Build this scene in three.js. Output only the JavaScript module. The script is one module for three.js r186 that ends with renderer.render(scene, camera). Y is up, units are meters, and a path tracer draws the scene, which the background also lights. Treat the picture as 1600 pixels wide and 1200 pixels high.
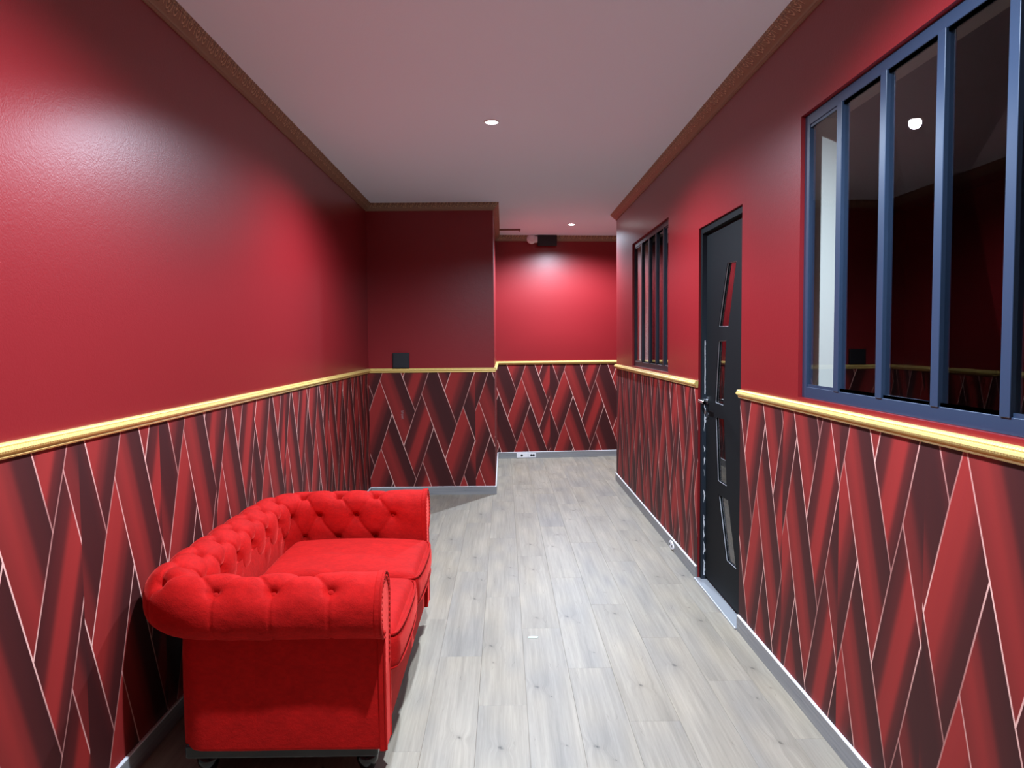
import * as THREE from 'three';
import { mergeGeometries } from 'three/addons/utils/BufferGeometryUtils.js';
import { FontLoader } from 'three/addons/loaders/FontLoader.js';
import { TextGeometry } from 'three/addons/geometries/TextGeometry.js';
import { RoundedBoxGeometry } from 'three/addons/geometries/RoundedBoxGeometry.js';

// ---------------------------------------------------------------- camera, exposure, lamps
// Corridor frame: x to the right, y up, z the distance ahead of the camera; the scene's z is its negative.
const scene = new THREE.Scene();
scene.background = new THREE.Color(0x000000);
const camera = new THREE.PerspectiveCamera(53.13, 4 / 3, 0.05, 60);
camera.position.set(0, 1.4257, 0);
camera.rotation.order = 'YXZ';
camera.rotation.set(-0.0556, -0.0107, -0.0083);
const renderer = new THREE.WebGLRenderer({ antialias: true });
renderer.toneMapping = THREE.LinearToneMapping;
renderer.toneMappingExposure = 1.3;
renderer.shadowMap.enabled = true;

const LAMP_COLOR = new THREE.Color().setRGB(0.70, 0.83, 1.0);
// x, z, candela, label
const LAMPS = [
  [0.06, 1.85, 27, 'round recessed ceiling spot above the near end of the sofa'],
  [-0.057, 4.5, 23, 'round recessed ceiling spot in the middle of the corridor ceiling'],
  [0.75, 8.42, 26, 'round recessed ceiling spot close to the far red wall'],
];

// ---------------------------------------------------------------- measures (metres, corridor frame)
const XL = -1.2505, XR = 1.1447, XR2 = 1.29, CEIL = 2.69, ZREAR = -1.6, ZF = 7.119, XC = -0.087, ZE = 7.764, XEND = 4.0;
const zBack = (x) => 9.286 + 0.0884 * x;
const RAIL0 = 1.144, RAIL1 = 1.184, BASE_H = 0.077, CORN0 = 2.625;

// ---------------------------------------------------------------- helpers
let seed = 12345;
const rnd = () => { seed = (seed * 1664525 + 1013904223) >>> 0; return seed / 4294967296; };
const hash2 = (x, y, s = 0) => { let h = (x * 374761393 + y * 668265263 + s * 2147483647) | 0; h = Math.imul(h ^ (h >>> 13), 1274126177); h ^= h >>> 16; return (h >>> 0) / 4294967296; };
const smooth = (t) => t * t * (3 - 2 * t);
const clamp = (v, a = 0, b = 1) => Math.min(b, Math.max(a, v));
const sstep = (a, b, x) => smooth(clamp((x - a) / (b - a)));
function vnoise(x, y, s = 0) {
  const xi = Math.floor(x), yi = Math.floor(y), u = smooth(x - xi), v = smooth(y - yi);
  return (hash2(xi, yi, s) * (1 - u) + hash2(xi + 1, yi, s) * u) * (1 - v) + (hash2(xi, yi + 1, s) * (1 - u) + hash2(xi + 1, yi + 1, s) * u) * v;
}
const used = {};
function numbered(name) { const n = used[name] ?? 0; used[name] = n + 1; return n ? `${name}_${String(n).padStart(3, '0')}` : name; }
function fin(m) { m.castShadow = true; m.receiveShadow = true; return m; }
function part(name, geo, mat, parent) { const m = fin(new THREE.Mesh(geo, mat)); m.name = name; parent.add(m); return m; }
function tag(o, label, category, kind, group) { o.userData.label = label; o.userData.category = category; if (kind) o.userData.kind = kind; if (group) o.userData.group = group; return o; }
function top(name, geo, mat, label, category, kind, group) { const m = part(numbered(name), geo, mat, scene); return tag(m, label, category, kind, group); }
function thing(name, pos, label, category, kind, group) { const g = new THREE.Group(); g.name = numbered(name); g.position.set(...pos); scene.add(g); return tag(g, label, category, kind, group); }
const sh = (geo, x, y, z) => geo.translate(x, y, z);
// a box between corridor coordinates, uv in metres on each face
function box(x0, x1, y0, y1, z0, z1) {
  const g = new THREE.BoxGeometry(x1 - x0, y1 - y0, z1 - z0).translate((x0 + x1) / 2, (y0 + y1) / 2, -(z0 + z1) / 2);
  const p = g.attributes.position, n = g.attributes.normal, uv = g.attributes.uv;
  for (let i = 0; i < p.count; i++) {
    if (Math.abs(n.getX(i)) > 0.5) uv.setXY(i, p.getZ(i), p.getY(i));
    else if (Math.abs(n.getY(i)) > 0.5) uv.setXY(i, p.getX(i), p.getZ(i));
    else uv.setXY(i, p.getX(i), p.getY(i));
  }
  return g;
}
function rbox(x0, x1, y0, y1, z0, z1, r = 0.003, seg = 2) {
  return new RoundedBoxGeometry(x1 - x0, y1 - y0, z1 - z0, seg, r).translate((x0 + x1) / 2, (y0 + y1) / 2, -(z0 + z1) / 2);
}
const merge = (list) => mergeGeometries(list.map((g) => { const h = g.index ? g.toNonIndexed() : g; for (const k of Object.keys(h.attributes)) if (!['position', 'normal', 'uv'].includes(k)) h.deleteAttribute(k); return h; }));
// a moulding: profile [[out, y], ...] swept along a polyline of [x, z] with mitred corners; side = +1: the room lies to the right of the path
function sweep(profile, path, side) {
  const N = path.length, nrm = [];
  for (let i = 0; i < N; i++) {
    const seg = (a, b) => { const dx = path[b][0] - path[a][0], dz = path[b][1] - path[a][1], l = Math.hypot(dx, dz); return [dz / l * side, -dx / l * side]; };
    const a = i > 0 ? seg(i - 1, i) : seg(i, i + 1), b = i < N - 1 ? seg(i, i + 1) : a;
    let mx = a[0] + b[0], mz = a[1] + b[1]; const k = 2 / (mx * mx + mz * mz); nrm.push([mx * k, mz * k]);
  }
  const P = [], UV = [], I = [], M = profile.length; let len = [0];
  for (let j = 1; j < M; j++) len.push(len[j - 1] + Math.hypot(profile[j][0] - profile[j - 1][0], profile[j][1] - profile[j - 1][1]));
  let run = 0;
  for (let i = 0; i < N - 1; i++) {
    const [ax, az] = path[i], [bx, bz] = path[i + 1], L = Math.hypot(bx - ax, bz - az);
    for (let j = 0; j < M - 1; j++) {
      const base = P.length / 3;
      for (const [px, pz, n, u] of [[ax, az, nrm[i], run], [bx, bz, nrm[i + 1], run + L]]) for (const k of [j, j + 1]) {
        P.push(px + n[0] * profile[k][0], profile[k][1], -(pz + n[1] * profile[k][0])); UV.push(u, len[k] / len[M - 1]);
      }
      if (side > 0) I.push(base, base + 1, base + 2, base + 1, base + 3, base + 2); else I.push(base, base + 2, base + 1, base + 1, base + 2, base + 3);
    }
    run += L;
  }
  for (const e of [0, N - 1]) {                        // end caps
    const base = P.length / 3;
    for (let k = 0; k < M; k++) { P.push(path[e][0] + nrm[e][0] * profile[k][0], profile[k][1], -(path[e][1] + nrm[e][1] * profile[k][0])); UV.push(0, 0); }
    for (let k = 1; k < M - 1; k++) (e === 0) === (side > 0) ? I.push(base, base + k + 1, base + k) : I.push(base, base + k, base + k + 1);
  }
  const g = new THREE.BufferGeometry(); g.setAttribute('position', new THREE.Float32BufferAttribute(P, 3)); g.setAttribute('uv', new THREE.Float32BufferAttribute(UV, 2)); g.setIndex(I);
  const f = g.toNonIndexed(); f.computeVertexNormals(); return f;
}
function canvasTex(w, h, draw, srgb = true) {
  const c = document.createElement('canvas'); c.width = w; c.height = h; const x = c.getContext('2d'); draw(x, w, h);
  const t = new THREE.CanvasTexture(c); t.wrapS = t.wrapT = THREE.RepeatWrapping; if (srgb) t.colorSpace = THREE.SRGBColorSpace; return t;
}
function dataTex(w, h, fn, srgb) {
  const d = new Uint8Array(w * h * 4);
  for (let y = 0; y < h; y++) for (let x = 0; x < w; x++) { const c = fn(x, y), i = (y * w + x) * 4; d[i] = c[0]; d[i + 1] = c[1]; d[i + 2] = c[2]; d[i + 3] = 255; }
  const t = new THREE.DataTexture(d, w, h); t.wrapS = t.wrapT = THREE.RepeatWrapping; t.magFilter = THREE.LinearFilter; t.minFilter = THREE.LinearMipmapLinearFilter; t.generateMipmaps = true;
  if (srgb) t.colorSpace = THREE.SRGBColorSpace; t.needsUpdate = true; return t;
}

// ---------------------------------------------------------------- textures
// wallpaper: two faces and two lines a cell, on the lattice (0.384, 0.1272), (0, 0.636); five columns make one repeat
const WT = 0.636, WC = 0.384, WW = 5 * WC, WK = 2048 / WW;
const paperTex = canvasTex(2048, Math.round(WT * WK), (c, w, h) => {
  const sx = w / WW, sy = h / WT, V = { A: [0, 0], B: [0.108, 0.313], D: [0.2115, 0.613], C: [0.3225, 0.927] };
  const at = (k, i, j) => [V[k][0] + i * WC, V[k][1] + i * WT / 5 + j * WT];
  const S = Math.hypot(0.345, 1);
  c.fillStyle = '#5a2426'; c.fillRect(0, 0, w, h);
  const bright = [143, 38, 35], mid = [116, 33, 31], dark = [58, 20, 20];
  const mixc = (a, b, t) => a.map((v, k) => Math.round(v + (b[k] - v) * t));
  // darkness across a plank: list of [position, 0 dark .. 1 bright]
  const types = [
    [[0, 0.85], [0.3, 1], [0.5, 0.75], [0.66, 0.12], [1, 0]],
    [[0, 0.1], [0.25, 0.25], [0.42, 0.95], [0.68, 1], [0.82, 0.3], [1, 0.1]],
    [[0, 0], [0.38, 0.08], [0.62, 0.85], [0.85, 1], [1, 0.8]],
    [[0, 0.7], [0.2, 0.6], [0.45, 0.05], [0.8, 0], [1, 0.15]],
    [[0, 1], [0.35, 0.95], [0.6, 0.5], [0.8, 0.1], [1, 0.05]],
  ];
  const order = { back: [0, 3, 2, 0, 3], fwd: [1, 4, 1, 2, 4] };
  const face = (pts, dir, i, kind) => {
    // dir: +1 for planks falling to the right, -1 for planks falling to the left; the axis across a plank
    const nx = 1 / S, ny = -dir * 0.345 / S;
    let lo = 1e9, hi = -1e9; for (const p of pts) { const t = p[0] * nx + p[1] * ny; lo = Math.min(lo, t); hi = Math.max(hi, t); }
    const X = (t, p0) => [(t * nx) * sx, (t * ny) * sy];
    // anisotropic scale is ~1, so the gradient stays square to the plank
    const g = c.createLinearGradient(...X(lo), ...X(hi)), ty = types[order[kind][((i % 5) + 5) % 5]];
    for (let k = 0; k <= 24; k++) {
      const t = k / 24; let a = 0; while (a < ty.length - 2 && t > ty[a + 1][0]) a++;
      const q = ty[a][1] + (ty[a + 1][1] - ty[a][1]) * smooth(clamp((t - ty[a][0]) / (ty[a + 1][0] - ty[a][0])));
      g.addColorStop(t, `rgb(${mixc(dark, kind === 'fwd' ? bright : mixc(mid, bright, 0.6), q).join(',')})`);
    }
    c.fillStyle = g; c.beginPath(); pts.forEach((p, k) => c[k ? 'lineTo' : 'moveTo'](p[0] * sx, p[1] * sy)); c.closePath(); c.fill();
    c.strokeStyle = g; c.lineWidth = 1.5; c.stroke();
  };
  for (let i = -3; i < 9; i++) for (let j = -5; j < 4; j++) {
    face([at('A', i, j), at('B', i, j), at('D', i, j), at('C', i, j - 1), at('D', i, j - 1), at('B', i, j - 1)], 1, i, 'back');
    face([at('A', i + 1, j), at('B', i + 1, j), at('A', i + 1, j + 1), at('C', i, j), at('D', i, j), at('C', i, j - 1)], -1, i, 'fwd');
  }
  // rose gold lines, paler and duller by stretches
  const line = (pts, i, s) => {
    for (let k = 0; k < pts.length - 1; k++) {
      const [a, b] = [pts[k], pts[k + 1]], g = c.createLinearGradient(a[0] * sx, a[1] * sy, b[0] * sx, b[1] * sy);
      const q0 = s[k], q1 = s[k + 1], col = (q) => `rgba(${Math.round(150 + 75 * q)},${Math.round(92 + 82 * q)},${Math.round(86 + 76 * q)},${0.55 + 0.45 * q})`;
      g.addColorStop(0, col(q0)); g.addColorStop(1, col(q1)); c.strokeStyle = g; c.lineWidth = 0.0062 * sx; c.lineCap = 'round';
      c.beginPath(); c.moveTo(a[0] * sx, a[1] * sy); c.lineTo(b[0] * sx, b[1] * sy); c.stroke();
    }
  };
  for (let i = -3; i < 9; i++) for (let j = -5; j < 4; j++) {
    line([at('A', i, j), at('B', i, j), at('D', i, j), at('C', i, j)], i, [0.6, 1, 1, 0.45]);
    line([at('B', i + 1, j - 1), at('A', i + 1, j), at('C', i, j - 1), at('D', i, j)], i, [1, 0.4, 0.45, 1]);
  }
});
// laminate: eight boards of 0.19 x 1.28 m side by side
const woodTex = (() => {
  const W = 2048, H = 2048, K = 8, PW = W / K;
  const knots = [], cracks = [], tone = [], warm = [];
  for (let k = 0; k < K; k++) {
    tone.push((hash2(k, 7) - 0.5) * 10); warm.push((hash2(k, 17) - 0.5) * 7); const n = 1 + Math.floor(hash2(k, 3) * 2.4), l = [], q = [];
    for (let i = 0; i < n; i++) l.push([0.15 + 0.7 * hash2(k, 20 + i), 0.05 + 0.9 * hash2(k, 40 + i), 0.004 + 0.008 * hash2(k, 60 + i)]);
    for (let i = 0; i < 4; i++) q.push([0.1 + 0.8 * hash2(k, 120 + i), 0.05 + 0.9 * hash2(k, 140 + i), 0.02 + 0.05 * hash2(k, 160 + i), (hash2(k, 180 + i) - 0.5) * 0.5]);
    knots.push(l); cracks.push(q);
  }
  return dataTex(W, H, (x, y) => {
    const k = Math.floor(x / PW), a = (x - k * PW) / PW, px = a * 0.19, py = y / H * 1.28;
    let wx = px, kd = 0, ring = 0;
    for (const [kx, ky, r] of knots[k]) {
      const jx = 0.006 * (vnoise(px * 150, py * 60, k + 11) - 0.5), dx = px - kx * 0.19 + jx, dy = (py - ky * 1.28) * 0.8 + dx * 0.5, d = Math.hypot(dx, dy);
      wx += dx * 0.9 * Math.exp(-(d * d) / (9 * r * r)); kd += Math.exp(-(d * d) / (r * r * 0.35)) * (0.55 + 0.6 * vnoise(px * 260, py * 260, 5)); ring += Math.exp(-(d * d) / (r * r * 4));
    }
    for (const [cx, cy, len, sl] of cracks[k]) {
      const dy = py - cy * 1.28, dx = px - cx * 0.19 - sl * dy - 0.002 * Math.sin(dy * 150);
      if (Math.abs(dy) < len) kd += 0.5 * Math.exp(-(dx * dx) / 2.2e-6) * (1 - Math.abs(dy) / len) * vnoise(py * 90, k, 8);
    }
    const g1 = vnoise(wx * 260, py * 7, k), g2 = vnoise(wx * 75, py * 3.1, k + 20), g3 = vnoise(wx * 22, py * 1.6, k + 40), g4 = vnoise(wx * 640, py * 30, k + 60), cl = vnoise(px * 14, py * 5, k + 80);
    const v = 192 + tone[k] + (g1 - 0.5) * 15 + (g2 - 0.5) * 18 + (g3 - 0.5) * 18 + (g4 - 0.5) * 8 + (cl - 0.5) * 16 - ring * (10 + 14 * Math.sin(wx * 900)) - kd * 82;
    const b = (cl - 0.5) * 7 + warm[k];
    return [clamp(v + b * 0.5, 0, 255), clamp(v - 1, 0, 255), clamp(v - 7 - b, 0, 255)];
  }, true);
})();
// paint: a fine roller stipple
const stippleTex = dataTex(512, 512, (x, y) => {
  const per = (f, s) => { const n = 512 / f, a = x / f, b = y / f, xi = Math.floor(a), yi = Math.floor(b), u = smooth(a - xi), v = smooth(b - yi), H = (i, j) => hash2(((i % n) + n) % n, ((j % n) + n) % n, s); return (H(xi, yi) * (1 - u) + H(xi + 1, yi) * u) * (1 - v) + (H(xi, yi + 1) * (1 - u) + H(xi + 1, yi + 1) * u) * v; };
  const q = 255 * (0.5 * per(4, 1) + 0.3 * per(16, 2) + 0.2 * per(64, 3)); return [q, q, q];
}, false);
stippleTex.repeat.set(2.2, 2.2);
// cornice relief: leaf scrolls between two beads (a height map)
const scrolls = (ground, low, high) => (c, w, h) => {
  c.fillStyle = ground; c.fillRect(0, 0, w, h);
  c.lineCap = 'round';
  for (let i = -1; i < 9; i++) {
    const x = i * 128 + 64;
    for (const [r, l, s] of [[34, 11, low], [34, 6, high]]) {
      c.strokeStyle = s; c.lineWidth = l;
      c.beginPath(); for (let t = 0; t < 26; t++) { const a = t * 0.36 + (i % 2 ? 0 : Math.PI), q = r * (1 - t / 30); c[t ? 'lineTo' : 'moveTo'](x + q * Math.cos(a), 64 + q * 0.85 * Math.sin(a) * (i % 2 ? 1 : -1)); } c.stroke();
      c.beginPath(); c.moveTo(x + 30, 64 + (i % 2 ? 26 : -26)); c.quadraticCurveTo(x + 62, 64 + (i % 2 ? 44 : -44), x + 74, 64 + (i % 2 ? -20 : 20)); c.stroke();
      c.beginPath(); c.moveTo(x + 58, 36); c.lineTo(x + 72, 88); c.stroke();
    }
    c.fillStyle = high; c.beginPath(); c.arc(x, 64, 8, 0, 7); c.fill();
  }
};
const corniceTex = canvasTex(1024, 128, scrolls('#303030', '#9a9a9a', '#f0f0f0'), false), corniceColor = canvasTex(1024, 128, scrolls('#8a6a55', '#977560', '#c4a284'));
const beadTex = canvasTex(64, 64, (c, w, h) => {
  c.fillStyle = '#808080'; c.fillRect(0, 0, w, h);
  const g = c.createRadialGradient(32, 26, 1, 32, 26, 22); g.addColorStop(0, '#ffffff'); g.addColorStop(1, '#404040'); c.fillStyle = g; c.fillRect(0, 12, 64, 22);
}, false);
beadTex.repeat.set(90, 1);
// velvet nap, for bump and mottling
const napTex = dataTex(512, 512, (x, y) => { const q = 255 * clamp(0.45 * vnoise(x / 3, y / 3, 31) + 0.35 * vnoise(x / 14, y / 9, 32) + 0.2 * vnoise(x / 50, y / 40, 33)); return [q, q, q]; }, false);
const napColor = dataTex(512, 512, (x, y) => { const q = 0.80 + 0.20 * (0.25 * vnoise(x / 3, y / 3, 41) + 0.4 * vnoise(x / 18, y / 10, 42) + 0.35 * vnoise(x / 70, y / 50, 43)); return [255 * q, 255 * q, 255 * q]; }, true);
// door jamb: dark paint chipped to white along its edge
const chipTex = canvasTex(64, 2048, (c, w, h) => {
  c.fillStyle = '#1d2833'; c.fillRect(0, 0, w, h);
  c.fillStyle = '#d9dde0';
  for (let y = 0; y < h; y += 2) {
    const t = y / h, a = vnoise(1, y / 34, 72), b = vnoise(4, y / 9, 75);
    if (t < 0.3 || t > 0.985 || (t > 0.455 && t < 0.485)) continue;
    if (t < 0.46) { if (vnoise(7, y / 120, 76) > 0.18) c.fillRect(34 + 4 * a, y, 14 + 6 * b, 2.5); }
    else if (a > 0.32) c.fillRect(28 + 14 * vnoise(9, y / 20, 77), y, (a - 0.25) * 44 * (0.5 + b), 2.5);
  }
});
chipTex.wrapS = chipTex.wrapT = THREE.ClampToEdgeWrapping;

// ---------------------------------------------------------------- materials
const rgb = (r, g, b) => new THREE.Color().setRGB(r, g, b);
const std = (color, roughness, more = {}) => new THREE.MeshStandardMaterial({ color, roughness, ...more });
const M = {
  redPaint: new THREE.MeshPhysicalMaterial({ color: rgb(0.215, 0.0105, 0.0135), roughness: 0.33, ior: 1.5, bumpMap: stippleTex, bumpScale: 0.0003 }),
  paper: new THREE.MeshPhysicalMaterial({ color: 0xffffff, roughness: 0.62, specularIntensity: 0.45, map: paperTex }),
  ceiling: std(rgb(0.80, 0.86, 0.99), 0.9, { bumpMap: stippleTex, bumpScale: 0.0004 }),
  wood: std(rgb(0.61, 0.54, 0.45), 0.5, { map: woodTex }),
  base: std(new THREE.Color('#b4b6bc'), 0.5, { map: woodTex.clone() }),
  slab: std(new THREE.Color('#5c5a58'), 0.9),
  gold: std(new THREE.Color('#e6c775'), 0.36, { metalness: 0.15, bumpMap: beadTex, bumpScale: 0.002 }),
  cornice: std(0xffffff, 0.5, { metalness: 0.1, map: corniceColor, bumpMap: corniceTex, bumpScale: 0.008 }),
  steel: std(new THREE.Color('#26364c'), 0.36),
  shadedSteel: std(new THREE.Color('#141a24'), 0.42),  // same blue frame paint for the far window, its shade put into the colour
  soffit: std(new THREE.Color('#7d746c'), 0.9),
  glass: new THREE.MeshPhysicalMaterial({ color: 0xffffff, roughness: 0, transmission: 1, thickness: 0, ior: 1.52 }),
  plaster: std(new THREE.Color('#dcdfd6'), 0.8),
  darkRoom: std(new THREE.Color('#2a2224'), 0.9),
  doorBlack: new THREE.MeshPhysicalMaterial({ color: new THREE.Color('#070b0e'), roughness: 0.7, specularIntensity: 0.3 }),
  jamb: std(0xffffff, 0.5, { map: chipTex }),
  chrome: std(new THREE.Color('#c9ccd0'), 0.22, { metalness: 1 }),
  alu: std(new THREE.Color('#cfd3d8'), 0.4, { metalness: 0.6 }),
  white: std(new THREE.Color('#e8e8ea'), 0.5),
  black: std(new THREE.Color('#0c1116'), 0.5),
  velvet: new THREE.MeshPhysicalMaterial({ color: rgb(0.58, 0.0075, 0.006), roughness: 0.8, specularIntensity: 0.3, sheen: 1, sheenColor: rgb(1.0, 0.10, 0.08), sheenRoughness: 0.6, map: napColor, bumpMap: napTex, bumpScale: 0.0008 }),
  lacquer: std(new THREE.Color('#0b0b0d'), 0.18),
  conduit: std(new THREE.Color('#7a5048'), 0.6),
  mint: std(new THREE.Color('#d4efe4'), 0.4),
  lens: new THREE.MeshStandardMaterial({ color: 0xffffff, emissive: rgb(0.95, 0.98, 1), emissiveIntensity: 60 }),
};
M.base.map.repeat.set(1 / 0.19 / 8, 1 / 1.28); M.base.map.needsUpdate = true; M.cornice.bumpMap.repeat.set(1 / 0.55, 1); M.cornice.map.repeat.set(1 / 0.55, 1); M.cornice.bumpMap.needsUpdate = true;
M.base.map.rotation = Math.PI / 2;

// ---------------------------------------------------------------- structure: floor, ceiling, walls
const floor = top('floor', box(XL - 0.15, XEND + 0.15, -0.12, -0.012, ZREAR - 0.15, 9.95), M.slab, 'light grey wood laminate floor of the corridor', 'floor', 'structure');
{
  const cw = 0.19, cl = 1.28;
  const boards = (x0, x1, z0, z1) => {
    for (let c = Math.floor((x0 - XL) / cw); XL + c * cw < x1 - 1e-6; c++) {
      const a = Math.max(x0, XL + c * cw), b = Math.min(x1, XL + (c + 1) * cw); if (b - a < 0.004) continue;
      const off = -(((c * 0.37) % 1 + 1) % 1) * cl + ZREAR - 0.3;
      for (let r = 0; off + r * cl < z1; r++) {
        const p = Math.max(z0, off + r * cl), q = Math.min(z1, off + (r + 1) * cl); if (q - p < 0.004) continue;
        const gap = 0.0002, bv = 0.0007, k = Math.floor(hash2(c + 50, r + 9, 3) * 8), flip = hash2(c + 50, r + 9, 4) > 0.5;
        const X0 = a + gap, X1 = b - gap, Z0 = p + gap, Z1 = q - gap;
        const P = [], UV = [], I = [], put = (x, y, z) => {
          const fx = clamp((x - (XL + c * cw)) / cw, 0.01, 0.99), fz = clamp((z - (off + r * cl)) / cl); P.push(x, y, -z); UV.push((k + (flip ? 1 - fx : fx)) / 8, flip ? 1 - fz : fz); return P.length / 3 - 1;
        };
        const ring = (i, y) => [put(X0 + i, y, Z0 + i), put(X1 - i, y, Z0 + i), put(X1 - i, y, Z1 - i), put(X0 + i, y, Z1 - i)];
        const T = ring(bv, 0), E = ring(0, -bv), B = ring(0, -0.012);
        I.push(T[0], T[1], T[2], T[0], T[2], T[3]);
        for (const [u, l] of [[T, E], [E, B]]) for (let s = 0; s < 4; s++) { const n = (s + 1) % 4; I.push(u[s], l[s], l[n], u[s], l[n], u[n]); }
        let g = new THREE.BufferGeometry(); g.setAttribute('position', new THREE.Float32BufferAttribute(P, 3)); g.setAttribute('uv', new THREE.Float32BufferAttribute(UV, 2)); g.setIndex(I); g = g.toNonIndexed(); g.computeVertexNormals();
        part('plank', g, M.wood, floor);
      }
    }
  };
  boards(XL, XR, ZREAR, ZF); boards(XC, XR, ZF, 9.36); boards(XR, XEND, ZE, 9.6);
  boards(XR, XR2, 3.69, 4.5);
}
top('ceiling', box(XL - 0.15, XEND + 0.15, CEIL, CEIL + 0.12, ZREAR - 0.15, 9.95), M.ceiling, 'pale lavender white ceiling of the corridor', 'ceiling', 'structure');

const wallLeft = top('wall_left', box(XL - 0.12, XL, 0, CEIL, ZREAR, ZF + 0.12), M.redPaint, 'red painted wall behind the sofa with patterned wallpaper below', 'wall', 'structure');
const wallFront = top('wall_front', box(XL, XC, 0, CEIL, ZF, ZF + 0.12), M.redPaint, 'dark red wall face jutting out at the far left', 'wall', 'structure');
const wallSide = top('wall_side', box(XC - 0.12, XC, 0, CEIL, ZF + 0.12, zBack(XC)), M.redPaint, 'narrow red return wall leading to the far end', 'wall', 'structure');
function slant(x0, x1, y0, y1, off0, off1) {            // a slab along the slightly skewed far wall
  const s = new THREE.Shape([[x0, zBack(x0) + off0], [x1, zBack(x1) + off0], [x1, zBack(x1) + off1], [x0, zBack(x0) + off1]].map((p) => new THREE.Vector2(p[0], p[1])));
  return new THREE.ExtrudeGeometry(s, { depth: y1 - y0, bevelEnabled: false }).rotateX(-Math.PI / 2).translate(0, y0, 0);
}
const wallBack = top('wall_back', slant(XC - 0.12, XEND, 0, CEIL, 0, 0.12), M.redPaint, 'brightly lit red end wall of the corridor', 'wall', 'structure');
top('wall_rear', box(XL, XEND, 0, CEIL, ZREAR - 0.12, ZREAR), M.redPaint, 'red wall behind the viewer', 'wall', 'structure');
top('wall_passage', box(XR2, XEND, 0, CEIL, ZE - 0.13, ZE), M.redPaint, 'red wall of the side passage behind the right corner', 'wall', 'structure');
top('wall_end', box(XEND, XEND + 0.12, 0, CEIL, ZREAR - 0.12, 9.95), M.redPaint, 'wall closing the side passage and the dark room', 'wall', 'structure');
// right wall with its openings
const W1 = { z0: 1.43, z1: 2.972, y0: 1.2, y1: 2.272 }, W2 = { z0: 5.335, z1: 6.82, y0: 1.2, y1: 2.272 }, DR = { z0: 3.69, z1: 4.5, y1: 2.07 };
const wallRight = top('wall_right', merge([
  box(XR, XR2, 0, CEIL, ZREAR, W1.z0), box(XR, XR2, 0, W1.y0, W1.z0, W1.z1), box(XR, XR2, W1.y1, CEIL, W1.z0, W1.z1), box(XR, XR2, 0, CEIL, W1.z1, DR.z0),
  box(XR, XR2, DR.y1, CEIL, DR.z0, DR.z1), box(XR, XR2, 0, CEIL, DR.z1, W2.z0), box(XR, XR2, 0, W2.y0, W2.z0, W2.z1), box(XR, XR2, W2.y1, CEIL, W2.z0, W2.z1), box(XR, XR2, 0, CEIL, W2.z1, ZE),
]), M.redPaint, 'red painted wall with two windows and a black door', 'wall', 'structure');
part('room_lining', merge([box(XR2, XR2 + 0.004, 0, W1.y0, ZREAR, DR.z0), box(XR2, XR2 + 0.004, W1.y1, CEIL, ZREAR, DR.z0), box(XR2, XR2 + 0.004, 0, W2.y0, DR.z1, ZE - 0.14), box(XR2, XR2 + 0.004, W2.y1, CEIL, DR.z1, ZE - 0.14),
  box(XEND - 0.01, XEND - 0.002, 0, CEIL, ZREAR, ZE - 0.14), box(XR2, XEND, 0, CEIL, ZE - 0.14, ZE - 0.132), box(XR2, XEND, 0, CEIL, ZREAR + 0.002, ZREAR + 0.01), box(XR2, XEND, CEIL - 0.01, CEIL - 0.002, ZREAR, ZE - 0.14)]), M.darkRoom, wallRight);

// wallpaper strips below the rail; [u0, u1, the place (u, y) of one lattice point]
const paper = (wall, strips, toGeo) => {
  for (const [u0, u1, au, ay] of strips) {
    const g = toGeo(u0, u1), p = g.attributes.position, uv = g.attributes.uv;
    for (let i = 0; i < p.count; i++) uv.setXY(i, (g.userData.u(p.getX(i), p.getZ(i)) - au) / WW, (p.getY(i) - ay) / WT);
    part('wallpaper_strip', g, M.paper, wall);
  }
};
const PY0 = BASE_H - 0.01, PY1 = RAIL0 + 0.02, PT = 0.0015;
const withU = (g, u) => { g.userData.u = u; return g; };
const fill = (from, to, phase) => { const l = []; let k = 0; for (let u = from; u < to - 0.01; u += 0.53, k++) l.push([u, Math.min(to, u + 0.53), u + (k % 2 ? 0.035 : 0.178), phase + 0.2 * hash2(k, 5)]); return l; };
paper(wallLeft, [...fill(ZREAR, 1.72, 1.0), [1.72, 2.25, 1.787, 1.2], [2.25, 2.78, 2.454, 1.001], [2.78, 3.31, 2.991, 1.09], [3.31, 3.84, 3.385, 0.9], ...fill(3.84, ZF, 0.85)],
  (a, b) => withU(box(XL, XL + PT, PY0, PY1, a, b), (x, z) => -z));
paper(wallFront, [[XL, -0.268, -1.147, 1.073], [-0.268, XC, -0.233, 0.873]], (a, b) => withU(box(a, b, PY0, PY1, ZF - PT, ZF), (x) => x));
paper(wallSide, [[7.119, 7.65, 7.3, 1.0], [7.65, 8.18, 7.7, 0.9], [8.18, 8.71, 8.3, 1.1], [8.71, zBack(XC), 8.8, 0.8]], (a, b) => withU(box(XC, XC + PT, PY0, PY1, a, b), (x, z) => -z));
paper(wallBack, [[XC, 0.56, 0.214, 0.981], [0.56, 1.62, 0.738, 1.068], ...fill(1.62, XEND, 1.0)], (a, b) => withU(slant(a, b, PY0, PY1, -PT, 0), (x) => x));
const rightStrips = [...fill(-ZE, -DR.z1, 0.95), [-DR.z0, -3.118, -3.443, 0.737], [-3.118, -2.588, -3.079, 0.723], [-2.588, -2.058, -2.553, 1.02], [-2.058, -1.528, -1.88, 0.526], ...fill(-1.528, -ZREAR, 0.9)];
paper(wallRight, rightStrips, (a, b) => withU(box(XR - PT, XR, PY0, PY1, -b, -a), (x, z) => z));

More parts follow.
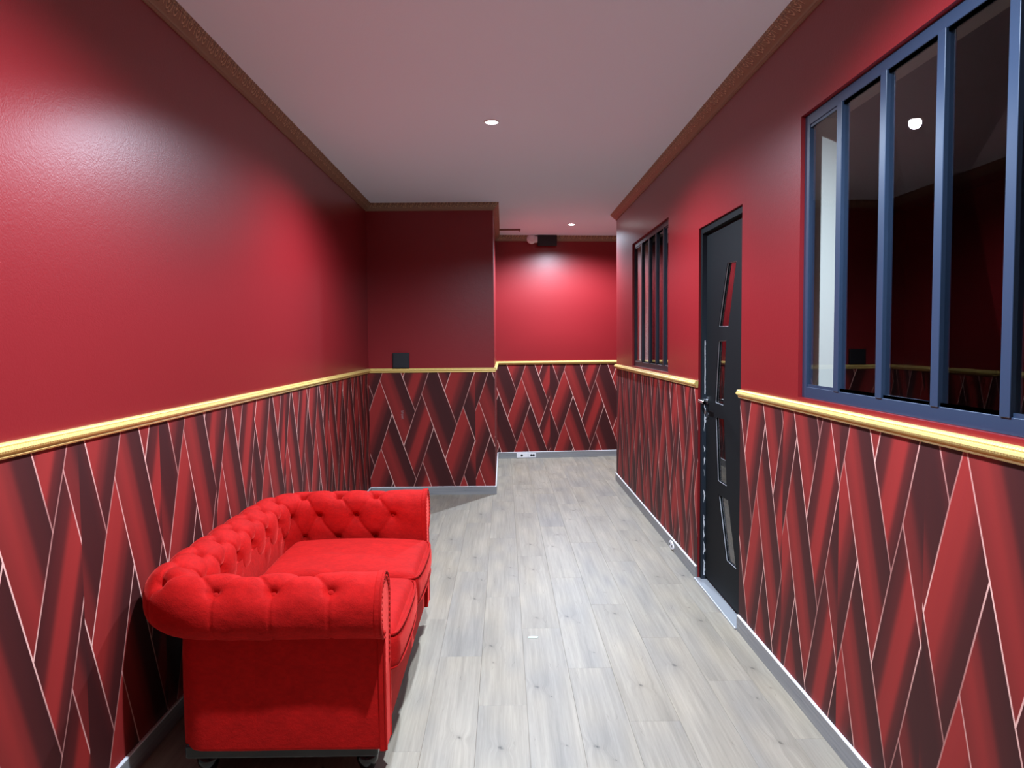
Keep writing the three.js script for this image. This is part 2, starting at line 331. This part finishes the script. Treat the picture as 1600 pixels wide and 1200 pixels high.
// mouldings
const railProf = [[0, RAIL0], [0.011, RAIL0], [0.0145, 1.149], [0.0125, 1.1535], [0.0165, 1.157], [0.0225, 1.16], [0.0255, 1.166], [0.0235, 1.172], [0.0195, 1.1745], [0.0205, 1.1785], [0.0165, 1.183], [0.010, RAIL1], [0, RAIL1]];
const cornProf = [[0, CORN0], [0.007, CORN0], [0.010, CORN0 + 0.006], [0.010, CORN0 + 0.010], [0.016, CORN0 + 0.014], [0.043, CORN0 + 0.045], [0.048, CORN0 + 0.048], [0.048, CORN0 + 0.055], [0.055, CORN0 + 0.058], [0.055, CEIL], [0, CEIL]];
const baseProf = [[0, 0], [0.012, 0], [0.012, BASE_H - 0.004], [0.009, BASE_H], [0, BASE_H]];
const pathL = [[XL, ZREAR], [XL, ZF], [XC, ZF], [XC, zBack(XC)], [XEND, zBack(XEND)]];
const pathR = [[XR, ZREAR], [XR, ZE], [XEND, ZE]];
top('trim', sweep(cornProf, pathL, 1), M.cornice, 'brown relief cornice along the left wall and far end', 'cornice', 'structure').name = 'trim_1';
top('trim', sweep(cornProf, pathR, -1), M.cornice, 'brown relief cornice along the right wall', 'cornice', 'structure').name = 'trim_2';
top('trim', sweep(railProf, pathL, 1), M.gold, 'gold dado rail along the left wall and far end', 'dado rail', 'structure').name = 'trim_3';
top('trim', sweep(railProf, [[XR, ZREAR], [XR, DR.z0 + 0.0]], -1), M.gold, 'gold dado rail under the near window', 'dado rail', 'structure').name = 'trim_4';
top('trim', sweep(railProf, [[XR, DR.z1], [XR, ZE], [XEND, ZE]], -1), M.gold, 'gold dado rail under the far window', 'dado rail', 'structure').name = 'trim_5';
top('baseboard_left', sweep(baseProf, pathL, 1), M.base, 'grey wood baseboard along the left wall and far end', 'baseboard', 'structure');
const baseRight = top('baseboard_right', merge([sweep(baseProf, [[XR, ZREAR], [XR, DR.z0]], -1), sweep(baseProf, [[XR, DR.z1], [XR, ZE], [XEND, ZE]], -1)]), M.base, 'grey wood baseboard along the right wall', 'baseboard', 'structure');

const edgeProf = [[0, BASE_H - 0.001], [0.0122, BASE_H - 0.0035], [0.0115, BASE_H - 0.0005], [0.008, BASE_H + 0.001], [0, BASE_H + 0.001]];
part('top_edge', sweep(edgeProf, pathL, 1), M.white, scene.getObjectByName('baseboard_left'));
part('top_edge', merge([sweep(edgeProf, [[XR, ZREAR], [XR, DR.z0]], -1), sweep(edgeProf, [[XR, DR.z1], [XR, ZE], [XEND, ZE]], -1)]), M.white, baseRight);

// ---------------------------------------------------------------- windows
function windowUnit(n, W, mull, label, mat) {
  const g = thing('window', [0, 0, 0], label, 'window', 'structure'); g.name = `window_${n}`;
  const x0 = XR + 0.016, x1 = XR + 0.042, f = 0.042, xm = x0 + 0.009;
  for (const b of [[W.y0, W.y1, W.z0, W.z0 + f], [W.y0, W.y1, W.z1 - f, W.z1], [W.y0, W.y0 + f, W.z0 + f, W.z1 - f], [W.y1 - f, W.y1, W.z0 + f, W.z1 - f]]) part('frame_bar', rbox(x0, x1, ...b, 0.002), mat, g);
  const edges = [W.z0 + f, ...mull.flatMap((z) => [z - 0.019, z + 0.019]), W.z1 - f];
  for (const z of mull) part('mullion', rbox(x0 - 0.004, x1, W.y0 + f - 0.002, W.y1 - f + 0.002, z - 0.019, z + 0.019, 0.002), mat, g);
  for (let i = 0; i < edges.length; i += 2) {
    part('pane', new THREE.PlaneGeometry(edges[i + 1] - edges[i], W.y1 - W.y0 - 2 * f).rotateY(-Math.PI / 2).translate(xm, (W.y0 + W.y1) / 2, -(edges[i] + edges[i + 1]) / 2), M.glass, g);
    const b = 0.010; part('glazing_bead', merge([box(xm - 0.005, xm - 0.001, W.y0 + f, W.y0 + f + b, edges[i], edges[i + 1]), box(xm - 0.005, xm - 0.001, W.y1 - f - b, W.y1 - f, edges[i], edges[i + 1])]), mat, g);
  }
  part('reveal_lining', merge([box(x1, XR2 + 0.006, W.y0, W.y1, W.z1 - 0.006, W.z1), box(x1, XR2 + 0.006, W.y0, W.y1, W.z0, W.z0 + 0.006)]), M.plaster, g);
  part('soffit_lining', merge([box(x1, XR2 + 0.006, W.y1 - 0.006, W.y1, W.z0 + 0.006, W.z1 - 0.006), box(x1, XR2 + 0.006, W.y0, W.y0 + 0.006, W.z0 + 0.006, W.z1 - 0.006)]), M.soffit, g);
  return g;
}
windowUnit(1, W1, [2.664, 2.359, 2.05, 1.757], 'large blue steel framed window with tall panes at the right', M.steel);
windowUnit(2, W2, [6.436, 6.115, 5.835, 5.56], 'steel framed window with tall panes beyond the black door, frame colour darkened as shade', M.shadedSteel);

// ---------------------------------------------------------------- door
{
  const d = thing('door', [0, 0, 0], 'black door with four slanted glass panes', 'door', 'structure'); d.name = 'door_1';
  const X0 = XR + 0.012, XD = XR + 0.037, f = 0.035, z0 = DR.z0, z1 = DR.z1, y1 = DR.y1;
  part('frame_head', rbox(X0, XR2, y1 - f, y1, z0, z1, 0.002), M.doorBlack, d);
  part('frame_post', rbox(X0, XR2, 0, y1 - f, z0, z0 + f, 0.002), M.doorBlack, d);
  const post = part('frame_post', rbox(X0, XR2, 0, y1 - f, z1 - f, z1, 0.002), M.doorBlack, d);
  const chip = new THREE.PlaneGeometry(XD - X0 + 0.001, y1 - f - 0.01); chip.rotateY(0); part('chipped_paint', chip.translate((X0 + XD) / 2, (y1 - f) / 2, -(z1 - f) + 0.0012), M.jamb, post);
  // the leaf: a slab with four slanted openings, drawn in (z, y)
  const panes = [[[4.058, 1.827], [3.902, 1.822], [4.032, 1.494], [4.218, 1.496]], [[4.218, 1.417], [4.07, 1.42], [4.115, 1.069], [4.279, 1.073]], [[4.27, 0.992], [4.1, 0.997], [4.045, 0.643], [4.217, 0.643]], [[4.195, 0.569], [4.017, 0.574], [3.864, 0.248], [4.04, 0.243]]];
  const la = z0 + f + 0.003, lb = z1 - f - 0.003, s = new THREE.Shape([[la, 0.03], [lb, 0.03], [lb, y1 - f - 0.003], [la, y1 - f - 0.003]].map((p) => new THREE.Vector2(-p[0], p[1])));
  for (const q of panes) s.holes.push(new THREE.Path(q.map((p) => new THREE.Vector2(-p[0], p[1]))));
  const leaf = part('leaf', new THREE.ExtrudeGeometry(s, { depth: 0.04, bevelEnabled: true, bevelSize: 0.0015, bevelThickness: 0.0015, bevelSegments: 1 }).rotateY(-Math.PI / 2).translate(0, 0, 0), M.doorBlack, d);
  // ExtrudeGeometry lies in (x, y) with depth z; after the turn x -> z, depth -> -x
  leaf.position.set(XD + 0.042, 0, 0);
  for (const q of panes) {
    const ps = new THREE.Shape(q.map((p) => new THREE.Vector2(-p[0], p[1])));
    const m = part('pane', new THREE.ShapeGeometry(ps).rotateY(-Math.PI / 2), M.glass, d); m.position.set(XD + 0.012, 0, 0);
    const c = new THREE.CurvePath(); q.forEach((p, i) => { const n = q[(i + 1) % 4]; c.add(new THREE.LineCurve3(new THREE.Vector3(XD + 0.006, p[1], -p[0]), new THREE.Vector3(XD + 0.006, n[1], -n[0]))); });
    part('pane_trim', new THREE.TubeGeometry(c, 60, 0.0016, 5, true), M.alu, m.parent);
  }
  const hz = 4.425, hy = 1.075, handle = part('handle', new THREE.CylinderGeometry(0.024, 0.024, 0.008, 24).rotateZ(Math.PI / 2).translate(XD - 0.004, hy, -hz), M.chrome, d);
  const hc = new THREE.CatmullRomCurve3([[XD - 0.006, hy, -hz], [XD - 0.04, hy, -hz], [XD - 0.052, hy, -hz + 0.012], [XD - 0.054, hy - 0.002, -hz + 0.06], [XD - 0.052, hy - 0.004, -hz + 0.115]].map((p) => new THREE.Vector3(...p)));
  part('lever', new THREE.TubeGeometry(hc, 24, 0.0085, 10), M.chrome, handle);
  part('keyhole_plate', new THREE.CylinderGeometry(0.02, 0.02, 0.006, 20).rotateZ(Math.PI / 2).translate(XD - 0.003, hy - 0.085, -hz), M.chrome, d);
  part('threshold', rbox(XR - 0.022, XD + 0.045, 0, 0.012, z0 + 0.002, z1 - 0.002, 0.004), M.alu, d);
}

// ---------------------------------------------------------------- ceiling spots
LAMPS.forEach(([x, z, cd, label]) => {
  const g = thing('ceiling_spot', [x, CEIL, -z], label, 'ceiling light', undefined, 'recessed ceiling spots');
  part('bezel', new THREE.LatheGeometry([[0.033, -0.001], [0.034, -0.006], [0.041, -0.007], [0.045, -0.004], [0.046, 0.0]].map((p) => new THREE.Vector2(...p)), 40), M.white, g);
  part('lens', new THREE.SphereGeometry(0.034, 28, 8, 0, Math.PI * 2, Math.PI * 0.72, Math.PI * 0.28).translate(0, 0.0225, 0), M.lens, g);
  const l = new THREE.SpotLight(LAMP_COLOR, cd, 0, 1.405, 0.32, 2); l.position.set(0, -0.022, 0); l.target.position.set(0, -1, 0); l.castShadow = true; l.shadow.radius = 1.6; l.shadow.mapSize.set(2048, 2048);
  g.add(l); g.add(l.target);
});

// ---------------------------------------------------------------- sofa (chesterfield): near arm crest at z 2.43, far arm crest at z 3.80, back crest at x -1.13
{
  const sx = -0.405, zc = 3.115, half = 0.685, depth = 0.725, R = 0.2;
  const sofa = thing('sofa', [-0.78, 0, -zc], 'red velvet button-tufted sofa with rolled arms against the left wall', 'sofa');
  const toLocal = (g) => g.translate(0.78, 0, zc);
  // path of the crest: u from the near arm's front, round the back, to the far arm's front; gives [x, z, outward x, outward z]
  const s1 = depth - R, arc = Math.PI / 2 * R, s2 = 2 * half - 2 * R, LEN = 2 * s1 + 2 * arc + s2;
  const path = (u) => {
    if (u < s1) return [sx - u, zc - half, 0, -1];
    u -= s1; if (u < arc) { const a = u / R; return [sx - s1 - R * Math.sin(a), zc - half + R - R * Math.cos(a), -Math.sin(a), -Math.cos(a)]; }
    u -= arc; if (u < s2) { const b = Math.sin(Math.PI * u / s2); return [sx - depth - 0.004 * b, zc - half + R + u, -1, 0]; }
    u -= s2; if (u < arc) { const a = u / R; return [sx - s1 - R * Math.cos(a), zc + half - R + R * Math.sin(a), -Math.cos(a), Math.sin(a)]; }
    u -= arc; return [sx - s1 + u, zc + half, 0, 1];
  };
  const prof = new THREE.CatmullRomCurve3([[-0.066, 0.34], [-0.074, 0.44], [-0.083, 0.53], [-0.086, 0.6], [-0.066, 0.655], [-0.03, 0.683], [0.008, 0.69], [0.055, 0.672], [0.088, 0.63], [0.098, 0.58], [0.09, 0.53], [0.062, 0.498], [0.028, 0.487]].map((p) => new THREE.Vector3(p[0], p[1], 0)), false, 'centripetal');
  const NV = 120, NU = 470, pts = prof.getSpacedPoints(NV), PL = prof.getLength();
  const vOf = (ok) => { for (let i = 0; i <= NV; i++) if (ok(pts[i])) return i / NV * PL; return 0; };
  const rows = [vOf((p) => p.y > 0.455), vOf((p) => p.y > 0.575), vOf((p) => p.x > -0.034 && p.y > 0.6), vOf((p) => p.x > 0.066 && p.y > 0.6)];
  const n = 13, u0 = 0.145, du = (LEN - 2 * u0) / n, buttons = [];
  rows.forEach((v, r) => { const odd = r % 2 === 0; for (let i = 0; i <= n - (odd ? 1 : 0); i++) buttons.push([u0 + (i + (odd ? 0.5 : 0)) * du, v, r]); });
  const folds = [];
  for (const [u, v, r] of buttons) {
    for (const [a, b, q] of buttons) if (q === r + 1 && Math.abs(a - u) < du * 0.7) folds.push([u, v, a, b]);
    if (r === 3) folds.push([u, v, u, PL + 0.02]);
    if (r === 0) folds.push([u, v, u, -0.02]);
  }
  const corner = [s1 + arc * 0.5, s1 + arc * 1.5 + s2];
  const disp = (u, v) => {
    let h = 0;
    for (const [a, b, r] of buttons) { const d2 = (u - a) ** 2 + (v - b) ** 2; if (d2 < 0.02) h -= 0.020 * Math.exp(-d2 / (0.018 * 0.018)) + 0.014 * Math.exp(-d2 / (0.048 * 0.048)); }
    for (const [a, b, c, d] of folds) {
      const ex = c - a, ey = d - b, t = clamp(((u - a) * ex + (v - b) * ey) / (ex * ex + ey * ey)), q = Math.hypot(u - a - ex * t, v - b - ey * t);
      if (q < 0.05) { const side = Math.abs(ex) < 1e-6; h -= (side ? 0.0035 : 0.0045) * Math.exp(-(q * q) / ((side ? 0.0045 : 0.0075) ** 2)) + (side ? 0 : 0.0025 * Math.exp(-(q * q) / (0.022 ** 2))); }
    }
    h += 0.0022 * (vnoise(u * 26, v * 34, 91) - 0.5) + 0.003 * (vnoise(u * 9, v * 12, 92) - 0.5);
    const endf = Math.min(u, LEN - u); if (endf < 0.05) h *= endf / 0.05;
    return h;
  };
  const P = new Float32Array((NU + 1) * (NV + 1) * 3), UV = new Float32Array((NU + 1) * (NV + 1) * 2), I = [];
  const surf = (u, v, extra = 0) => {
    const [x, z, ox, oz] = path(clamp(u, 0, LEN)), t = clamp(v / PL), a = prof.getPointAt(t), g = prof.getTangentAt(t), h = disp(u, v) + extra;
    const ns = -g.y, ny = g.x, s = a.x + ns * h, y = a.y + ny * h; return [x + ox * s, y, -(z + oz * s), ox * ns, ny, -oz * ns];
  };
  for (let i = 0; i <= NU; i++) for (let j = 0; j <= NV; j++) { const k = i * (NV + 1) + j, u = i / NU * LEN, v = j / NV * PL, q = surf(u, v); P.set(q.slice(0, 3), k * 3); UV.set([u * 2.5, v * 2.5], k * 2); }
  for (let i = 0; i < NU; i++) for (let j = 0; j < NV; j++) { const a = i * (NV + 1) + j, b = a + NV + 1; I.push(a, b, a + 1, a + 1, b, b + 1); }
  const whole = new THREE.BufferGeometry(); whole.setAttribute('position', new THREE.BufferAttribute(P, 3)); whole.setAttribute('uv', new THREE.BufferAttribute(UV, 2)); whole.setIndex(I); whole.computeVertexNormals();
  // does the winding face outward? at the crest the normal must point up
  { const k = (Math.floor(NU / 2) * (NV + 1) + Math.floor(NV * 0.55)); if (whole.attributes.normal.getY(k) < 0) { const ix = whole.index.array; for (let t = 0; t < ix.length; t += 3) { const s = ix[t]; ix[t] = ix[t + 1]; ix[t + 1] = s; } whole.computeVertexNormals(); } }
  const cut = (a, b) => {
    const ia = Math.round(a / LEN * NU), ib = Math.round(b / LEN * NU), g = new THREE.BufferGeometry(), from = ia * (NV + 1), to = (ib + 1) * (NV + 1);
    for (const [k, s] of [['position', 3], ['normal', 3], ['uv', 2]]) g.setAttribute(k, new THREE.BufferAttribute(whole.attributes[k].array.slice(from * s, to * s), s));
    g.setIndex(Array.from(whole.index.array.slice(ia * NV * 6, ib * NV * 6), (v) => v - from)); return toLocal(g);
  };
  const armA = part('arm', cut(0, corner[0]), M.velvet, sofa), back = part('backrest', cut(corner[0], corner[1]), M.velvet, sofa), armB = part('arm', cut(corner[1], LEN), M.velvet, sofa);
  const bg = new THREE.SphereGeometry(0.0095, 14, 10).scale(1, 0.55, 1), up = new THREE.Vector3(0, 1, 0);
  for (const [u, v] of buttons) {
    const q = surf(u, v, 0.012), m = part('button', bg, M.velvet, u < corner[0] ? armA : u > corner[1] ? armB : back);
    m.position.set(q[0] + 0.78, q[1], q[2] + zc); m.quaternion.setFromUnitVectors(up, new THREE.Vector3(q[3], q[4], q[5]).normalize());
  }
  // outer panels: a U of cloth from the base to under the roll
  const panel = (x0, bx, z0, z1, r, y0, y1) => {
    const o = []; const add = (x, z) => o.push([x, z]);
    add(x0, z0); for (let k = 0; k <= 10; k++) { const a = k / 10 * Math.PI / 2; add(bx + r - r * Math.sin(a), z0 + r - r * Math.cos(a)); } for (let k = 0; k <= 10; k++) { const a = k / 10 * Math.PI / 2; add(bx + r - r * Math.cos(a), z1 - r + r * Math.sin(a)); } add(x0, z1);
    return o;
  };
  {
    const out = panel(sx + 0.004, -1.06, zc - half - 0.028, zc + half + 0.028, 0.09), pos = [], uv = [], idx = [], ys = [0.117, 0.12, 0.13, 0.2, 0.3, 0.42, 0.5, 0.56]; let run = 0; const S = [];
    const fine = []; for (let i = 0; i < out.length - 1; i++) { const [a, b] = [out[i], out[i + 1]], L = Math.hypot(b[0] - a[0], b[1] - a[1]), m = Math.max(1, Math.round(L / 0.05)); for (let k = 0; k < m; k++) fine.push([a[0] + (b[0] - a[0]) * k / m, a[1] + (b[1] - a[1]) * k / m]); } fine.push(out[out.length - 1]);
    fine.forEach((p, i) => {
      if (i) run += Math.hypot(p[0] - fine[i - 1][0], p[1] - fine[i - 1][1]);
      const a = fine[Math.max(0, i - 1)], b = fine[Math.min(fine.length - 1, i + 1)], dx = b[0] - a[0], dz = b[1] - a[1], l = Math.hypot(dx, dz), nx = dz / l, nz = -dx / l;  // points inward or outward by sign
      ys.forEach((y, j) => { const w = (j === 0 ? -0.012 : j === 1 ? -0.004 : 0.0) + 0.004 * (vnoise(run * 7, y * 9, 95) - 0.5) + (y > 0.45 ? -0.004 : 0), cx = -0.75, side = Math.sign((p[0] - cx) * nx + (p[1] - zc) * nz) || 1; pos.push(p[0] + nx * side * w, y, -(p[1] + nz * side * w)); uv.push(run * 2.5, y * 2.5); });
    });
    const K = ys.length; for (let i = 0; i < fine.length - 1; i++) for (let j = 0; j < K - 1; j++) { const a = i * K + j, b = a + K; idx.push(a, a + 1, b, b, a + 1, b + 1); }
    const g = new THREE.BufferGeometry(); g.setAttribute('position', new THREE.Float32BufferAttribute(pos, 3)); g.setAttribute('uv', new THREE.Float32BufferAttribute(uv, 2)); g.setIndex(idx); g.computeVertexNormals(); if (g.attributes.normal.getZ(3) < 0) { for (let t = 0; t < idx.length; t += 3) [idx[t], idx[t + 1]] = [idx[t + 1], idx[t]]; g.setIndex(idx); g.computeVertexNormals(); }
    const cover = part('outer_panel', toLocal(g), M.velvet, sofa); M.velvet.side = THREE.DoubleSide;
  }
  // arm facings: the roll's outline with a post below, its piping and pleats
  for (const e of [-1, 1]) {
    const zA = zc + e * half, o = [];
    const pr = prof.getSpacedPoints(46).filter((p) => p.y > 0.35);
    o.push([-0.066, 0.12]); for (const p of pr) o.push([p.x * 1.0, p.y + 0.001]); o.push([0.03, 0.47], [0.029, 0.12]);
    const s = new THREE.Shape(o.map(([a, y]) => new THREE.Vector2(-(zA + e * a), y)));
    const f = part('arm_front', toLocal(new THREE.ExtrudeGeometry(s, { depth: 0.014, bevelEnabled: true, bevelSize: 0.003, bevelThickness: 0.004, bevelSegments: 2, curveSegments: 1 }).rotateY(Math.PI / 2).scale(1, 1, 1)), M.velvet, sofa);
    // after the turn: x' = depth, z' = -x -> mirrored; restore z
    f.geometry.scale(1, 1, 1);
    { const p = f.geometry.attributes.position; for (let i = 0; i < p.count; i++) { const x = p.getX(i) - 0.78, z = p.getZ(i) - zc; p.setXYZ(i, x + sx + 0.78, p.getY(i), -z + zc); } const ix = f.geometry.index; const q = f.geometry; if (!ix) { const P = q.attributes.position, U = q.attributes.uv; for (let t = 0; t < P.count; t += 3) for (const A of [P, U]) { const k = A.itemSize; for (let c = 0; c < k; c++) { const v = A.array[(t + 1) * k + c]; A.array[(t + 1) * k + c] = A.array[(t + 2) * k + c]; A.array[(t + 2) * k + c] = v; } } } q.computeVertexNormals(); }
    const loop = o.map(([a, y]) => new THREE.Vector3(sx + 0.017, y, -(zA + e * a)));
    part('piping', toLocal(new THREE.TubeGeometry(new THREE.CatmullRomCurve3(loop, false, 'centripetal'), 220, 0.0052, 7)), M.velvet, f);
    const nails = []; const c2 = new THREE.CatmullRomCurve3(o.slice(1, -1).map(([a, y]) => new THREE.Vector3(sx + 0.018, 0.585 + (y - 0.585) * 0.86, -(zA + e * (a * 0.84)))), false, 'centripetal');
    for (let k = 0; k < 34; k++) { const p = c2.getPointAt(k / 33); nails.push(new THREE.SphereGeometry(0.0065, 8, 6).scale(0.7, 1 + 0.3 * hash2(k, 6), 1).translate(p.x, p.y, p.z)); }
    const pl = part('pleats', toLocal(merge(nails)), M.velvet, f); pl.userData.kind = 'stuff';
  }
  // front rail, deck, base, cushions, legs
  part('front_rail', toLocal(rbox(sx - 0.05, sx + 0.006, 0.118, 0.325, zc - half + 0.064, zc + half - 0.064, 0.016, 4)), M.velvet, sofa);
  part('seat_deck', toLocal(box(-1.05, sx - 0.04, 0.2, 0.32, zc - half + 0.06, zc + half - 0.06)), M.velvet, sofa);
  part('base_frame', toLocal(rbox(-1.04, sx - 0.012, 0.085, 0.135, zc - half - 0.012, zc + half + 0.012, 0.01)), M.lacquer, sofa);
  for (const e of [-1, 1]) {
    const za = e < 0 ? zc - half + 0.078 : zc + 0.003, zb = e < 0 ? zc - 0.003 : zc + half - 0.078, x0 = -1.035, x1 = -0.362, y0 = 0.315, y1 = 0.462, N = 40;
    const g = new THREE.BoxGeometry(1, 1, 1, N, 14, N), p = g.attributes.position, cx = (x0 + x1) / 2, cy = (y0 + y1) / 2, cz = (za + zb) / 2, hx = (x1 - x0) / 2, hy = (y1 - y0) / 2, hz = (zb - za) / 2, r = 0.045;
    for (let i = 0; i < p.count; i++) {
      let a = p.getX(i) * 2, b = p.getY(i) * 2, c = p.getZ(i) * 2;
      let X = a * hx, Y = b * hy, Z = c * hz; const qx = clamp(X, -hx + r, hx - r), qy = clamp(Y, -hy + r, hy - r), qz = clamp(Z, -hz + r, hz - r), dx = X - qx, dy = Y - qy, dz = Z - qz, l = Math.hypot(dx, dy, dz);
      if (l > 1e-6) { const k = r / l * Math.max(Math.abs(dx), Math.abs(dy), Math.abs(dz)) / r; X = qx + dx * k; Y = qy + dy * k; Z = qz + dz * k; }
      const dome = (1 - a * a) * (1 - c * c); if (b > 0) Y += b * 0.038 * Math.pow(Math.max(0, dome), 0.6); if (a > 0.5) X += 0.014 * (1 - c * c) * (1 - b * b) * (a - 0.5) * 2;
      const wr = 0.004 * (vnoise(Z * 30 + e, X * 8 + Y * 20, 97) - 0.5); p.setXYZ(i, cx + X, cy + Y + wr, -(cz + Z));
    }
    g.computeVertexNormals(); const uv = g.attributes.uv; for (let i = 0; i < uv.count; i++) uv.setXY(i, uv.getX(i) * 1.6, uv.getY(i) * 1.6);
    { const ix = g.index.array; for (let t = 0; t < ix.length; t += 3) { const s = ix[t]; ix[t] = ix[t + 1]; ix[t + 1] = s; } g.computeVertexNormals(); }
    const cush = part('seat_cushion', toLocal(g), M.velvet, sofa);
    for (const yy of [y1 - 0.012, y0 + 0.02]) {
      const k = 0.012, c = [[x0 + 0.05, za + k - 0.006], [x1 - 0.06, za + k - 0.006], [x1 - 0.016, za + 0.02], [x1 - 0.003, za + 0.06], [x1 + 0.007, (za + zb) / 2], [x1 - 0.003, zb - 0.06], [x1 - 0.016, zb - 0.02], [x1 - 0.06, zb - k + 0.006], [x0 + 0.05, zb - k + 0.006]];
      part('piping', toLocal(new THREE.TubeGeometry(new THREE.CatmullRomCurve3(c.map((q) => new THREE.Vector3(q[0], yy, -q[1])), false, 'centripetal'), 120, 0.005, 7)), M.velvet, cush);
    }
  }
  const leg = new THREE.LatheGeometry([[0, 0], [0.018, 0], [0.021, 0.006], [0.019, 0.014], [0.026, 0.028], [0.034, 0.048], [0.036, 0.062], [0.03, 0.074], [0.024, 0.08], [0.032, 0.086], [0.034, 0.094], [0, 0.096]].map((q) => new THREE.Vector2(...q)), 32);
  for (const [x, z] of [[-0.462, zc - half + 0.045], [-0.985, zc - half + 0.045], [-0.462, zc + half - 0.045], [-0.985, zc + half - 0.045]]) { const m = part('leg', leg, M.lacquer, sofa); m.position.set(x + 0.78, 0, -z + zc); }
}

// ---------------------------------------------------------------- small things
{
  // square plate on the jutting wall, resting on the rail
  const g = thing('wall_box', [-0.947, RAIL1, -ZF], 'small black square box on the dark red wall above the gold rail', 'wall box');
  part('housing', new RoundedBoxGeometry(0.152, 0.143, 0.03, 3, 0.004).translate(0, 0.0725, 0.0155), M.black, g);
  part('cover', new RoundedBoxGeometry(0.134, 0.125, 0.006, 2, 0.002).translate(0, 0.0725, 0.0322), M.black, g);
  const font = await new FontLoader().loadAsync('fonts/droid/droid_sans_regular.typeface.json');
  const word = new TextGeometry('Muet', { font, size: 0.026, depth: 0.0004, curveSegments: 3, bevelEnabled: false }).rotateZ(-Math.PI / 2).translate(-0.955, 0.794, -(ZF - PT - 0.0003));
  part('lettering', word, std(new THREE.Color('#8d7474'), 0.6), wallFront);
  const zb = zBack(0.5);
  const b = thing('wall_unit', [0.534, 2.56, -(zb - 0.06)], 'dark rectangular unit over the cornice of the far wall', 'wall unit');
  b.rotation.y = Math.atan(0.0884) * 1;
  part('housing', new RoundedBoxGeometry(0.232, 0.128, 0.05, 3, 0.005).translate(0, 0.065, 0.0), M.black, b);
  part('mount', new THREE.BoxGeometry(0.12, 0.05, 0.032).translate(0, 0.03, -0.04), M.black, b);
  const a = thing('alarm_sounder', [0.346, 2.643, -(zBack(0.35) - 0.052)], 'round white alarm sounder on the far cornice beside the dark unit', 'alarm');
  part('dome', new THREE.LatheGeometry([[0, 0.034], [0.012, 0.033], [0.014, 0.027], [0.024, 0.026], [0.027, 0.03], [0.036, 0.028], [0.038, 0.02], [0.05, 0.018], [0.056, 0.01], [0.057, 0]].map((q) => new THREE.Vector2(...q)), 36).rotateX(Math.PI / 2), M.white, a);
  part('back_box', new RoundedBoxGeometry(0.05, 0.07, 0.05, 2, 0.004).translate(0.05, -0.004, -0.012), M.white, a);
  part('base', new THREE.CylinderGeometry(0.045, 0.045, 0.05, 28).rotateX(Math.PI / 2).translate(0, 0, -0.025), M.white, a);
  const c = thing('cable_duct', [0.07, CEIL, -8.76], 'thin brown duct on the ceiling above the far left corner', 'cable duct');
  part('channel', new RoundedBoxGeometry(0.235, 0.014, 0.05, 2, 0.003).translate(0, -0.0075, 0), M.conduit, c);
  part('end_cap', new RoundedBoxGeometry(0.016, 0.017, 0.11, 2, 0.003).translate(0.125, -0.009, -0.02), M.conduit, c);
  // outlet set in the far baseboard
  const s = thing('wall_socket', [0.266, 0.006, -(zBack(0.266) - 0.0125)], 'white double socket strip set in the baseboard of the far wall', 'socket'); s.rotation.y = Math.atan(0.0884);
  part('plate', new RoundedBoxGeometry(0.236, 0.056, 0.008, 2, 0.002).translate(0, 0.031, 0.0042), M.white, s);
  const hole = new THREE.CylinderGeometry(0.014, 0.014, 0.004, 20).rotateX(Math.PI / 2);
  for (const [x, m] of [[-0.055, M.black], [0.062, M.black], [0.09, M.black]]) { const h = part('socket_hole', hole, m, s); h.position.set(x, 0.031, 0.0075); }
  part('cover_edge', new THREE.BoxGeometry(0.004, 0.05, 0.002).translate(0.022, 0.031, 0.0088), M.alu, s);
  const o = thing('cable_outlet', [XR - 0.0125, 0.034, -5.14], 'small white oval outlet on the right baseboard before the door', 'outlet');
  part('plate', new THREE.CylinderGeometry(0.026, 0.028, 0.006, 28).scale(1, 1, 2.6).rotateZ(Math.PI / 2).translate(-0.003, 0, 0), M.white, o);
  for (const z of [-0.03, 0.035]) part('socket_hole', new THREE.CylinderGeometry(0.009, 0.009, 0.003, 16).rotateZ(Math.PI / 2).translate(-0.0065, 0, z), M.black, o);
  // a scrap of plastic film lying on the boards
  const sc = new THREE.Shape(); sc.moveTo(-0.024, -0.008); sc.lineTo(0.02, -0.011); sc.lineTo(0.024, 0.004); sc.quadraticCurveTo(0.004, 0.011, -0.02, 0.008); sc.closePath();
  const scr = top('plastic_scrap', new THREE.ExtrudeGeometry(sc, { depth: 0.0012, bevelEnabled: true, bevelSize: 0.0006, bevelThickness: 0.0006, bevelSegments: 1 }).rotateX(-Math.PI / 2), M.mint, 'tiny pale mint plastic scrap lying on the floor boards', 'scrap'); scr.position.set(0.13, 0.0007, -3.626);
}

renderer.render(scene, camera);
